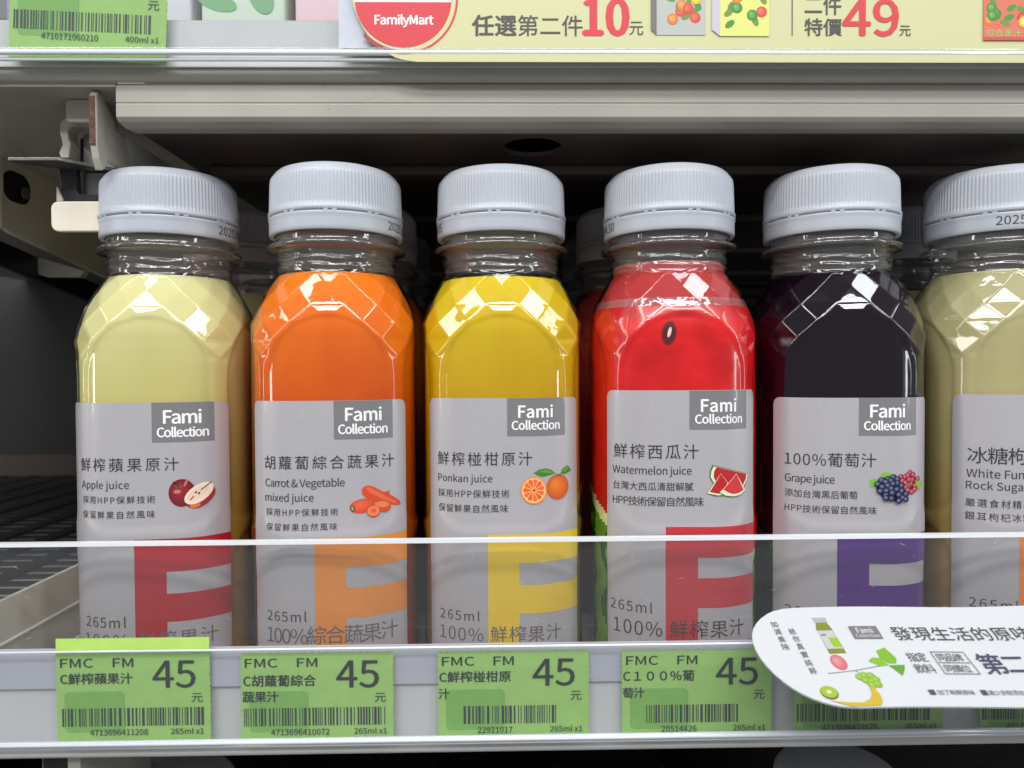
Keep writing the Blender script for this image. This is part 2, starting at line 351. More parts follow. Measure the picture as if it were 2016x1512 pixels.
_shell = None; _caps = {}; _juice = {}
def shell(parent):
    global _shell
    if _shell is None:
        v, f, mi = body_mesh(); o = mesh_obj('clear_body', v, f, None, parent, True, None, [M_pet, M_neck], mi); _shell = o.data; return o
    o = bpy.data.objects.new('clear_body', _shell); col.objects.link(o); o.parent = parent; return o
def juice(parent, mt, level):
    if level not in _juice:
        v, f, _ = body_mesh(.75, level); o = mesh_obj('juice', v, f, mt, parent); _juice[level] = o.data; return o
    me = _juice[level].copy(); me.materials.clear(); me.materials.append(mt); o = bpy.data.objects.new('juice', me); col.objects.link(o); o.parent = parent; return o
def cap(parent, mt, turn):
    key = mt.name
    if key not in _caps:
        NR = 120*6
        def rib(r, z, k):
            if 137.05 < z < 146.9: return -.30*(.5-.5*math.cos(2*PI*(k % 6)/6))*min(1, (147.0-z)/1.0)*min(1, (z-136.9)/.3)
            return 0
        P = [(18.3, 135.0), (18.6, 135.15), (20.0, 135.25), (20.3, 135.6), (20.28, 136.3), (20.0, 136.9), (19.95, 137.1), (19.95, 138), (19.85, 141), (19.75, 145.0), (19.65, 146.0), (19.5, 146.7), (19.3, 147.0), (18.8, 147.7), (18.2, 148.5), (17.4, 149.2), (16.3, 149.6), (14.5, 149.85), (10, 149.95), (4, 150.0), (.01, 150.0)]
        v, f = lathe(P, NR, rib); a = mesh_obj('cap', v, f, mt, None)
        def notch(r, z, k): return 0
        Q = [(18.6, 129.85), (19.75, 129.7), (19.95, 130.0), (20.0, 131), (20.0, 133), (20.05, 134.0), (20.2, 134.5), (20.15, 134.85), (19.9, 135.0), (18.8, 135.02)]
        v, f = lathe(Q, 160); b = mesh_obj('tamper_ring', v, f, mt, None)
        # little bridges that still hold ring and cap together
        v = []; f = []
        for i in range(10):
            a0 = 2*PI*i/10
            for w0 in (0., .12):
                n = len(v)
                for r in (19.2, 20.22):
                    for da, z in ((-.03, 134.8), (.035, 134.8), (.05, 135.5), (-.012, 135.5)): v.append((r*math.cos(a0+w0+da), r*math.sin(a0+w0+da), z))
                f += [(n, n+1, n+2, n+3), (n+4, n+5, n+6, n+7), (n, n+1, n+5, n+4), (n+1, n+2, n+6, n+5), (n+2, n+3, n+7, n+6), (n+3, n, n+4, n+7)]
        c = mesh_obj('bridge', v, f, mt, b, False); bm_fix(c)
        _caps[key] = (a, b); first = True
    else:
        a = dup(_caps[key][0]); b = dup(_caps[key][1])
    for o in (a, b): o.parent = parent; o.rotation_euler = (0, 0, turn)
    return a, b

# fruit pictures; x0..x1, y0..y1 in mm of label
def pic_apple(k, x0, x1, y0, y1):
    X = lambda t: x0+(x1-x0)*(t-405)/1130; Y = lambda t: y1-(y1-y0)*(t-285)/750; W = (x1-x0)/1130; H = (y1-y0)/750
    red, dk, lt = lin((150, 40, 48)), lin((112, 28, 36)), lin((190, 110, 108))
    k.ball(X(730), Y(635), 325*W, 345*H, dk, red); k.ell(X(620), Y(600), 90*W, 50*H, lt); k.ell(X(820), Y(400), 30*W, 90*H, lt, -25); k.ell(X(660), Y(465), 100*W, 42*H, lin((120, 84, 50)), -5); k.line([(X(520), Y(355)), (X(680), Y(480))], 30*W, lin((50, 34, 30)))
    k.ell(X(1180), Y(750), 400*W, 235*H, red, 33); k.ell(X(1040), Y(960), 130*W, 60*H, lin((215, 110, 60)), 10)
    k.ell(X(1140), Y(665), 400*W, 205*H, lin((236, 208, 190)), 33); k.ell(X(1110), Y(650), 300*W, 120*H, lin((226, 196, 172)), 33)
    for a, b in ((1060, 640), (1135, 665)): k.ell(X(a), Y(b), 34*W, 22*H, lin((70, 44, 34)), 40)
    k.line([(X(1180), Y(590)), (X(1440), Y(410))], 24*W, lin((60, 44, 40))); k.line([(X(920), Y(820)), (X(1010), Y(730))], 26*W, lin((120, 90, 64)))
def pic_carrot(k, x0, x1, y0, y1):
    X = lambda t: x0+(x1-x0)*(t-240)/1220; Y = lambda t: y1-(y1-y0)*(t-225)/795; W = (x1-x0)/1220; H = (y1-y0)/795
    o1, o2, dk = lin((222, 100, 62)), lin((205, 72, 44)), lin((160, 60, 38)); G = lambda L: [(X(a), Y(b)) for a, b in L]
    k.poly(G([(505, 330), (560, 255), (660, 230), (780, 270), (900, 350), (1030, 430), (1170, 405), (1160, 490), (1300, 590), (1430, 690), (1465, 780), (1350, 800), (1200, 765), (1000, 700), (800, 650), (620, 560), (520, 440)]), o2)
    k.poly(G([(600, 290), (680, 270), (850, 380), (1100, 560), (1380, 720), (1300, 740), (1000, 600), (700, 420)]), o1)
    k.ball(X(520), Y(730), 290*W, 175*H, o2, o1, 8); k.ell(X(303), Y(785), 55*W, 85*H, lin((90, 84, 40)), 15); k.ell(X(300), Y(780), 22*W, 50*H, lin((170, 160, 110)), 15)
    k.ell(X(1040), Y(810), 150*W, 120*H, o2); k.ell(X(980), Y(725), 165*W, 75*H, lin((230, 120, 78)), -6); k.ell(X(775), Y(880), 158*W, 140*H, dk); k.ell(X(770), Y(870), 145*W, 128*H, lin((232, 120, 80))); k.ell(X(770), Y(860), 60*W, 50*H, lin((214, 92, 58)))
def pic_orange(k, x0, x1, y0, y1):
    X = lambda t: x0+(x1-x0)*(t-325)/1200; Y = lambda t: y1-(y1-y0)*(t-130)/845; W = (x1-x0)/1200; H = (y1-y0)/845; G = lambda L: [(X(a), Y(b)) for a, b in L]
    g1, g2 = lin((70, 120, 40)), lin((96, 150, 60))
    k.poly(G([(600, 260), (720, 185), (860, 158), (990, 195), (1110, 290), (960, 320), (800, 352), (690, 320)]), g1); k.poly(G([(700, 240), (860, 190), (1000, 240), (1090, 285), (860, 260)]), g2)
    k.poly(G([(1235, 305), (1290, 200), (1400, 128), (1450, 150), (1530, 255), (1400, 310), (1330, 330)]), g1); k.poly(G([(1260, 280), (1400, 160), (1440, 190), (1380, 250)]), g2)
    k.ball(X(1165), Y(610), 280*W, 300*H, lin((196, 84, 34)), lin((232, 124, 44))); k.ell(X(1190), Y(330), 60*W, 20*H, lin((120, 76, 40)))
    k.ell(X(605), Y(665), 285*W, 312*H, lin((226, 140, 62)), 14); k.ell(X(603), Y(662), 260*W, 288*H, lin((240, 178, 112)), 14)
    for i in range(11):
        a = 2*PI*i/11; b = a+2*PI/11-.07; c = (X(600), Y(655)); mm = (a+b)/2; q = lambda t, s_: (c[0]+225*W*math.cos(t)*s_, c[1]+252*H*math.sin(t)*s_)
        k.poly([q(mm, .14), q(a, .9), q(a+.12, 1), q(mm, 1.02), q(b-.12, 1), q(b, .9)], lin((222, 92, 48) if i % 2 else (230, 104, 52))); k.h -= k.step
    k.up(); k.ell(X(605), Y(655), 34*W, 30*H, lin((150, 84, 54)))
def pic_melon(k, x0, x1, y0, y1):
    X = lambda t: x0+(x1-x0)*(t-395)/1010; Y = lambda t: y1-(y1-y0)*(t-185)/830; G = lambda L: [(X(a), Y(b)) for a, b in L]
    gr, wh, rd, r2 = lin((70, 110, 64)), lin((216, 220, 190)), lin((176, 34, 40)), lin((200, 52, 56))
    k.poly(G([(508, 185), (1395, 450), (1380, 620), (1290, 790), (700, 800), (520, 640), (455, 500), (460, 340)]), gr)
    k.poly(G([(540, 220), (1385, 460), (1370, 600), (1270, 760), (700, 780), (540, 620), (478, 480), (490, 340)]), wh)
    k.poly(G([(600, 240), (1345, 455), (1330, 580), (1240, 740), (720, 760), (580, 600), (535, 470), (550, 330)]), rd)
    k.poly(G([(690, 390), (860, 640), (830, 900), (740, 970), (560, 965), (400, 900)]), gr); k.poly(G([(690, 395), (850, 640), (800, 920), (640, 945), (410, 890)]), wh); k.poly(G([(690, 400), (840, 640), (760, 880), (640, 905), (460, 860)]), rd)
    k.poly(G([(1060, 415), (1310, 880), (1180, 985), (1000, 1015), (800, 985), (660, 890)]), gr); k.poly(G([(1060, 415), (1310, 870), (1170, 965), (1000, 990), (800, 955), (670, 870)]), wh)
    k.poly(G([(1060, 430), (1255, 860), (1130, 915), (980, 930), (850, 880), (745, 800)]), r2)
    k.line(G([(690, 400), (455, 860)]), .08, lin((226, 130, 120))); k.line(G([(1060, 430), (745, 800)]), .08, lin((226, 130, 120))); k.line(G([(1060, 430), (1260, 860)]), .08, lin((226, 130, 120)))
def pic_grape(k, x0, x1, y0, y1):
    X = lambda t: x0+(x1-x0)*(t-280)/1240; Y = lambda t: y1-(y1-y0)*(t-245)/740; W = (x1-x0)/1240; H = (y1-y0)/740; G = lambda L: [(X(a), Y(b)) for a, b in L]; g = lin((120, 176, 60))
    k.poly(G([(520, 300), (600, 255), (700, 290), (740, 340), (690, 420), (560, 430), (510, 380)]), g); k.poly(G([(285, 450), (370, 410), (440, 450), (400, 560), (320, 640), (280, 560)]), g)
    k.poly(G([(880, 350), (1180, 300), (1330, 420), (1340, 700), (1100, 740), (960, 600)]), lin((110, 30, 44)))
    for a, b in ((930, 380), (1170, 290), (1260, 340), (1040, 380), (1110, 350), (960, 470), (1390, 450), (1230, 460), (1140, 450), (1040, 520), (1190, 560), (1110, 590), (1040, 620), (1300, 600), (1100, 700), (1210, 740), (1290, 690)): k.ball(X(a), Y(b), 68*W, 66*H, lin((140, 44, 62)), lin((220, 120, 130)), n=3)
    k.poly(G([(1290, 480), (1390, 500), (1500, 520), (1520, 600), (1470, 690), (1380, 680), (1320, 580)]), lin((130, 170, 50)))
    k.poly(G([(460, 420), (700, 350), (960, 550), (1080, 850), (860, 960), (560, 880), (410, 700), (400, 520)]), lin((18, 20, 34)))
    for a, b in ((750, 380), (640, 420), (510, 450), (840, 430), (700, 460), (590, 490), (430, 540), (830, 520), (740, 530), (630, 570), (930, 580), (520, 600), (700, 640), (820, 660), (600, 690), (480, 700), (930, 700), (720, 740), (1030, 780), (590, 800), (860, 790), (700, 870), (950, 860), (590, 860), (860, 930), (1020, 900)): k.ball(X(a), Y(b), 72*W, 72*H, lin((28, 30, 52)), lin((112, 122, 160)), n=3)

SIL = lin((184, 180, 183)); PATCH = lin((132, 130, 131))
def label(bt, spec):
  L0, L1, top = spec['label']; zb = 7.
  k = Ink(on_bottle, 0., maxlen=1.0); k.rrect(L0, L1, zb, top, 2.2, SIL)
  lab = k.build('label', M_silver, bt, True)
  F = spec['F']; x0, zt, xi, g0, g1, f2 = F; c = spec['fcol']
  k = Ink(on_bottle, .05, maxlen=1.0)
  if spec.get('fcut'): pass
  k.rect(x0, xi, zb+.3, zt, c); k.h -= .02; k.rect(xi, L1-.05, g0, zt, c); k.h -= .02; k.rect(xi, L1-.05, f2, g1, c)
  k.build('big_letter', M_silver, lab, True)
  b = spec['box']; k = Ink(on_bottle, .05, maxlen=1.0)
  if b: k.rect(*b, PATCH); k.build('brand_patch', M_silver, lab, True)
  for part_name, sel in (('lettering', lambda z: z > 30), ('volume_print', lambda z: z <= 30)):
    k = Ink(on_bottle, .1)
    for t, a0, a1, z0, z1, kind in spec['text']:
        if not sel(z0): continue
        if kind == 'w': k.text(t, a0, a1, z0, z1, lin((236, 236, 236)), .034 if t == 'Fami' else .03)
        elif kind == 'thin': k.text(t, a0, a1, z0, z1, lin((96, 94, 98)), -.016)
        elif kind == 't': k.text(t, a0, a1, z0, z1, INK, -.006)
        else: k.text(t, a0, a1, z0, z1, INK, -.002)
        k.h -= k.step
    k.build(part_name, M_ink, lab)
  if spec.get('pic'):
        k = Ink(on_bottle, .1, step=.006 if spec['pic'] is pic_grape else .013, maxlen=.9); spec['pic'](k, *spec['img']); k.build('fruit_picture', M_ink, lab)
  return lab
HPP = '採用HPP保鮮技術'; KEEP = '保留鮮果自然風味'
SPEC = [
 dict(label=(-24.9, 22.9, 80.8), F=(-3.6, 41.9, 5., 32.4, 26.1, 18.), fcol=lin((186, 28, 42)), box=(1.7, 18.4, 69.4, 80.75), pic=pic_apple, img=(5.9, 18.3, 50.2, 58.9),
  text=[('Fami', 4.9, 14.8, 74.7, 78.7, 'w'), ('Collection', 3.1, 16.8, 70.9, 73.8, 'w'), ('鮮榨蘋果原汁', -19.9, 8.7, 61.3, 65.2, 't'), ('Apple juice', -19.6, -4.6, 55.8, 58.8, ''), (HPP, -19.2, 2.3, 52.2, 54.4, ''), (KEEP, -19.3, 2.2, 48., 50.2, ''), ('265ml', -18.8, -6., 16.9, 20.1, ''), ('100% 鮮榨果汁', -19.3, 18.6, 10.8, 15.6, 'thin')]),
 dict(label=(-23.3, 23.1, 81.2), F=(-4., 43., 4.5, 34.6, 28.8, 20.4), fcol=lin((240, 150, 62)), box=(1.7, 18.3, 70.4, 81.15), pic=pic_carrot, img=(5.8, 20.7, 48.3, 57.4),
  text=[('Fami', 4.9, 14.8, 75.5, 79.3, 'w'), ('Collection', 2.9, 16.6, 71.9, 74.7, 'w'), ('胡蘿蔔綜合蔬果汁', -18.4, 18.6, 62.2, 66., 't'), ('Carrot & Vegetable', -18.3, 4.5, 56.6, 59.7, ''), ('mixed juice', -18.4, -4., 52.6, 55.6, ''), (HPP, -18.1, 2.6, 49.2, 51.3, ''), (KEEP, -17.9, 2.3, 45.1, 47.2, ''), ('265ml', -18.2, -6.3, 19.7, 22.7, ''), ('100%綜合蔬果汁', -18.3, 19.3, 13.2, 18.4, 'thin')]),
 dict(label=(-23.2, 24., 81.5), F=(-4.5, 42.9, 4.4, 34.7, 28.3, 20.2), fcol=lin((244, 206, 52)), box=(1.2, 18.5, 70.7, 81.45), pic=pic_orange, img=(5., 20.7, 51.4, 61.8),
  text=[('Fami', 4.4, 14.3, 75.9, 79.5, 'w'), ('Collection', 2.5, 16.6, 72.5, 75.2, 'w'), ('鮮榨椪柑原汁', -19.6, 8.2, 62.4, 66.3, 't'), ('Ponkan juice', -19.5, -3.1, 57.1, 60., ''), (HPP, -19.5, 1.7, 53.3, 55.6, ''), (KEEP, -19.4, 1.3, 49.1, 51.4, ''), ('265ml', -19.1, -6.9, 18.2, 21.2, ''), ('100% 鮮榨果汁', -19.2, 16.8, 12.1, 16.8, 'thin')]),
 dict(label=(-23.1, 23.2, 83.4), F=(-5.4, 44.8, 3.7, 36., 30.2, 21.7), fcol=lin((200, 54, 62)), box=(1.3, 19., 72.3, 83.3), pic=pic_melon, img=(6.1, 19.8, 52.9, 62.3),
  text=[('Fami', 4.6, 15., 77.3, 81., 'w'), ('Collection', 2.9, 17.2, 74., 76.7, 'w'), ('鮮榨西瓜汁', -20.4, 3.8, 64., 68.2, 't'), ('Watermelon juice', -20.8, 1.9, 58.9, 62., ''), ('台灣大西瓜清甜解膩', -20.6, 2.4, 55., 57.4, ''), ('HPP技術保留自然風味', -20.8, 5.3, 50.6, 53.3, ''), ('265ml', -21.7, -9.1, 20., 23.2, ''), ('100% 鮮榨果汁', -20.6, 18., 13.1, 18.2, 'thin2')]),
 dict(label=(-22.7, 24.4, 80.9), F=(-4.6, 41.8, 4.1, 33.5, 27.3, 18.), fcol=lin((84, 36, 132)), box=(1.1, 18.3, 70.1, 80.85), pic=pic_grape, img=(4.1, 20.7, 51., 60.),
  text=[('Fami', 4.2, 14., 75.3, 79.1, 'w'), ('Collection', 2.5, 16.1, 71.7, 74.4, 'w'), ('100%葡萄汁', -18.9, 5.8, 61.1, 65.1, 't'), ('Grape juice', -18.9, -5.4, 55.6, 58.7, ''), ('添加台灣黑后葡萄', -18.9, .8, 51.9, 54.2, ''), ('HPP技術保留自然風味', -18.9, 6., 47.6, 49.9, ''), ('265ml', -18.8, -6.3, 16.9, 20.1, ''), ('100% 鮮榨果汁', -19.3, 17.6, 10.8, 15.6, 'thin')]),
 dict(label=(-23.3, 23.3, 81.5), F=(-6.1, 42., 2.9, 34., 28., 19.), fcol=lin((244, 140, 62)), box=(1.1, 18.3, 70.6, 81.4),
  text=[('Fami', 4.2, 14., 75.8, 79.6, 'w'), ('Collection', 2.5, 16.1, 72.2, 74.9, 'w'), ('冰糖枸杞銀耳', -19.3, 10.5, 61.3, 66.2, 't'), ('White Fungus &', -19.5, 3.1, 56.4, 59.8, ''), ('Rock Sugar drink', -19.6, 4.1, 53.0, 56.2, ''), ('嚴選食材精心熬煮', -19.7, 3., 48.6, 51., ''), ('銀耳枸杞冰糖絕配', -19.8, 3., 44.7, 47.1, ''), ('265ml', -18.6, -6.3, 19.0, 22., '')]),
]
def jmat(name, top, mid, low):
    """cloudy juice graded by height: a top, a middle and a darker low colour"""
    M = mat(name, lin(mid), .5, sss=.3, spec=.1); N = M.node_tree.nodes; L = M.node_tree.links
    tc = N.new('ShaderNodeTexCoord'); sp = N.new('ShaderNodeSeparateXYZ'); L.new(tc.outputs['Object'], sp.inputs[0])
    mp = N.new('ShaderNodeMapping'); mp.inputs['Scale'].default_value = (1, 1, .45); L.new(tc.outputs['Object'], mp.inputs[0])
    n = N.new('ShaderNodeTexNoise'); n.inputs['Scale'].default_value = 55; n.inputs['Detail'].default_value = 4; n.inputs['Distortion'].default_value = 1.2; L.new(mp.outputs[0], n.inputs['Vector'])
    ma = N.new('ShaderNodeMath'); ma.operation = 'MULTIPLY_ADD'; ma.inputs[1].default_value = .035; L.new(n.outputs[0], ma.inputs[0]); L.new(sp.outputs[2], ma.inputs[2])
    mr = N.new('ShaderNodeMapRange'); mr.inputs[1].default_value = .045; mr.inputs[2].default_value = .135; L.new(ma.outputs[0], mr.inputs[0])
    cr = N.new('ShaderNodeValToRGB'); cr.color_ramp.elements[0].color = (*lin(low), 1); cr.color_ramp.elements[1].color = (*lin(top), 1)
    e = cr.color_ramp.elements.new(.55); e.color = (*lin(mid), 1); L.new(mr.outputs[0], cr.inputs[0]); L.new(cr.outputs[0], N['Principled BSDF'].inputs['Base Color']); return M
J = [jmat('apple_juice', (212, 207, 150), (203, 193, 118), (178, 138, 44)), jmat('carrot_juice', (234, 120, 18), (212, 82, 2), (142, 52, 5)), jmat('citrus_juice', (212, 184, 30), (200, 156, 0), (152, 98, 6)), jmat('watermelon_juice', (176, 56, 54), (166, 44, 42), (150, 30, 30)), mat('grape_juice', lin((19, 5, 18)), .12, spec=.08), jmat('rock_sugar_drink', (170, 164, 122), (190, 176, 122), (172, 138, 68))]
POSE = [(-103.3, 227.4, 6.9, 118.0), (-50.1, 222.5, 5.4, 118.0), (.8, 225.1, .2, 116.7), (53.3, 223.9, -2.8, 121.), (105.1, 225.1, -9.2, 117.6), (158., 225., -6., 118.4)]
LAB = ['clear bottle of pale yellow apple juice with a white cap, leftmost of the front row',
 'bright orange carrot juice bottle with a white cap, between the pale yellow and golden ones',
 'clear bottle of golden ponkan juice with orange fruit on its silver label',
 'red watermelon juice bottle in a printed sleeve with a dark seed above its label',
 'clear bottle of blackish purple grape juice with a purple letter on its silver label',
 'clear bottle of cloudy olive drink with goji, cut by the right photo edge']
DATE = [('2025.04.05', 20.3, 38.), ('2025.04.05', 19.1, 36.8), ('2025.04.05', -40., -22.3), ('2025.04.30', -39.5, -22.1), None, ('2025.04.05', -9.8, 8.)]
for i, ((X, Y, yaw, lev), spec) in enumerate(zip(POSE, SPEC)):
    b = thing('juice_bottle', LAB[i], 'bottle', (X, Y, 0), math.radians(yaw), 'juice bottles in the front row')
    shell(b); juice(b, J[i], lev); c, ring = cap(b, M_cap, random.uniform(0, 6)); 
    if i == 3:      # shrink sleeve printed like a watermelon
        zs = [0, .7, 2, 4.5]+[6+j*2 for j in range(9)]+[24+j*.7 for j in range(37)]+[50+j*1.5 for j in range(27)]+[91+j*.75 for j in range(23)]; n = 256; v = []; f = []; cc = []
        for z in zs:
            for q in range(n):
                x, y, nx, ny = surf(2*PI*q/n, z, .55, .8); v.append((x+nx*.09, y+ny*.09, z))
        for r in range(len(zs)-1):
            z = (zs[r]+zs[r+1])/2
            for q in range(n):
                f.append((r*n+q, r*n+(q+1) % n, (r+1)*n+(q+1) % n, (r+1)*n+q)); th = 2*PI*(q+.5)/n; zr = 37-7*math.sin(th)-6*math.cos(2*th)
                if z > zr+3.5: k_ = lin((198, 16, 20) if z < 104 else (184, 26, 28))
                elif z > zr: k_ = lin((206, 214, 150))
                else: k_ = lin((96, 140, 40) if int((th*9+.6*math.sin(z*.4))) % 3 else (40, 84, 26))
                cc.append(k_)
        mesh_obj('printed_sleeve', v, f, M_sleeve, b, True, cc)
        k = Ink(on_bottle, .02, step=.02, maxlen=1.2); k.ell(-4.3, 99.6, 2.1, 3.5, lin((120, 20, 20)), -8); k.ell(-4.3, 99.6, 1.75, 3.1, lin((78, 22, 22)), -8); k.ell(-4.2, 99.8, .5, 1.5, lin((220, 190, 180)), -14)
        k.build('seed_picture', M_ink, b)
        zs = [107.4+j*.4 for j in range(7)]; v = []; f = []
        for z in zs:
            for q in range(n): x, y, nx, ny = surf(2*PI*q/n, z, .3, .8); v.append((x+nx*.35, y+ny*.35, z))
        f = [(r*n+q, r*n+(q+1) % n, (r+1)*n+(q+1) % n, (r+1)*n+q) for r in range(len(zs)-1) for q in range(n)]
        mesh_obj('sleeve_film', v, f, M_film, b)
    v = []; f = []; rb = random.Random(40+i)
    for q in range((20, 26, 60, 46, 10, 14)[i]):
        th = rb.uniform(-1.5, 1.5); z = lev+rb.uniform(-.5, .25) if rb.random() < .75 else lev-rb.uniform(.5, 9); x, y, nx, ny = surf(th, z); r = rb.uniform(.1, .26); c = (x-nx*.42, y-ny*.42, z); n = len(v)
        v += [(c[0]+r*dx, c[1]+r*dy, c[2]+r*dz) for dx, dy, dz in ((1, 0, 0), (-1, 0, 0), (0, 1, 0), (0, -1, 0), (0, 0, 1), (0, 0, -1))]; f += [tuple(n+k for k in t) for t in ((0, 2, 4), (2, 1, 4), (1, 3, 4), (3, 0, 4), (2, 0, 5), (1, 2, 5), (3, 1, 5), (0, 3, 5))]
    mesh_obj('foam_bubbles', v, f, J[i] if i != 3 else M_bead, b)['kind'] = 'stuff'
    label(b, spec)
    if DATE[i]:
        t, s0, s1 = DATE[i]; k = Ink(on_cap, .02); k.text(t, s0, s1, 131.2, 133.8, lin((50, 50, 54)), 0, auto=False); k.build('date_print', M_ink, b)
BACK = [(0, -101.5, 281, 118.5, 'second apple juice bottle, dim behind the leftmost front bottle'), (1, -51.5, 275.5, 117, 'second carrot juice bottle in shade behind the front orange bottle'),
        (2, -2, 281, 117, 'second golden juice bottle hidden behind the front golden bottle'), (3, 50, 277, 119, 'second watermelon bottle in shade behind the front red bottle'),
        (3, 49.5, 331, 119, 'third watermelon bottle, deepest in the row behind the red bottle'), (0, -100, 335, 118.5, 'third apple juice bottle, deepest in the row behind the pale yellow one'),
        (1, -52, 331, 117, 'third carrot juice bottle, deepest in the row behind the orange one'), (5, 158, 280, 118, 'second olive drink bottle behind the one cut by the right edge')]
for i, X, Y, lev, lb in BACK:
    b = thing('juice_bottle', lb, 'bottle', (X, Y, 0), random.uniform(-.2, .2), 'juice bottles behind the front row')
    shell(b); juice(b, J[i], lev); cap(b, M_cap, random.uniform(0, 6))
M_dkj = mat('dark_drink', lin((60, 30, 20)), .3)
for X, Y, mt, jm, lb in ((-106, 226, M_cap, J[0], 'white capped bottle on the shelf below, under the apple juice price tag'), (-40, 226, M_capd, M_dkj, 'black capped bottle on the shelf below, under the second price tag'),
                     (35, 226, M_capd, M_dkj, 'black capped bottle on the shelf below, right of the picture middle'), (109, 226, M_cap, J[0], 'white capped bottle on the shelf below, under the hanging promotion card')):
    b = thing('juice_bottle', lb, 'bottle', (X, Y, -189.5), random.uniform(-.3, .3), 'bottles on the shelf below'); shell(b); juice(b, jm, 118); cap(b, mt, 1.)

# ------------------------------------------------------------------ lower shelf
lo = thing('lower_shelf', 'cream enamelled shelf tray carrying the juice bottles', 'shelf')
prism('front_lip', [(187, 6.2), (187.4, 6.8), (190, 6.8), (190, -1), (262, -1), (262, -3), (200, -3), (200, -12.5), (187.8, -12.5), (187, -11.7)], 'x', -165, 260, M_lip, lo, .4)
sd_ = thing('tray_fence', 'low cream side wall at the left end of the bottle tray', 'divider')
box('fence_wall', -144.8, -143.4, 192, 520, 0, 24, M_cream, sd_, .3); box('fence_fold', -143.3, -142.3, 192, 520, 11.6, 12.0, M_bead, sd_)
# perforated black deck
struct(box('deck_pan', -700, -144.9, 200, 640, -5.5, -4.0, M_deck))
g = thing('perforated_deck', 'black slotted deck running back under the rows of bottles', 'shelf deck')
v = []; f = []
def bx(v, f, x0, x1, y0, y1, z0, z1):
    n = len(v); v += [(x, y, z) for x in (x0, x1) for y in (y0, y1) for z in (z0, z1)]
    f += [tuple(n+i for i in q) for q in ((0, 1, 3, 2), (4, 6, 7, 5), (0, 4, 5, 1), (2, 3, 7, 6), (0, 2, 6, 4), (1, 5, 7, 3))]
for j in range(40):
    y0 = 201+j*11.; v = []; f = []; bx(v, f, -640, -145, y0, y0+6.3, -3.9, -3.2); o = mesh_obj('slat', v, f, M_grate, g, False)
for j in range(18):
    x0 = -634+j*27.; o = box('cross_bar', x0, x0+9, 200, 640, -3.15, -2.8, M_grate, g)
struct(box('tray_floor', -151, 300, 262.3, 640, -3, -1.2, M_grate))

def strip(name, lb, x0, x1, y, z0, z1, backz, back0):
    t = thing(name, lb, 'label holder')
    box('cover', x0, x1, y, y+.6, z0, z1, M_cover, t)
    if backz: box('back_wall', x0, x1, y+3.0, y+3.5, back0, backz, M_milky, t)
    tube('bead', [(x0, y+.2, z0-.2), (x1, y+.2, z0-.2)], .8, M_bead, t); tube('bead', [(x0, y+1.2, z0-1.7), (x1, y+1.2, z0-1.7)], .5, M_bead, t); box('pale_band', x0, x1, y-.5, y-.1, z0+.2, z0+.9, M_glare, t, .1)  # whitened beads and a milky box paint the glare along the strip
    tube('bead', [(x0, y+.3, z1), (x1, y+.3, z1)], .32, M_bead, t)
    return t
strip('label_strip', 'clear label strip holding green price tags along the lower shelf edge', -165, 260, 183, -6.2, 17.6, 17.3, 6.9)
a = thing('acrylic_guard', 'clear acrylic guard standing in front of the bottle labels', 'shelf guard')
box('acrylic_sheet', -165, 260, 190.6, 192.4, 6.9, 43., M_acryl, a); box('polished_edge', -165, 260, 190.5, 192.5, 43.02, 44.0, M_edge, a)

k = Ink(lambda x, y, h: (x, 190.6-h, y), .01, 0); rs = random.Random(11)
for q in range(110):
    x, z, L, an = rs.uniform(-140, 140), rs.uniform(9, 42), rs.choice((.25, .3, .5, .9, 1.6)), rs.uniform(-.5, .9); k.line([(x, z), (x+L*math.cos(an), z+L*math.sin(an))], rs.uniform(.04, .09), lin((205, 205, 205)))
k.build('scratches', M_ink, a)['kind'] = 'stuff'
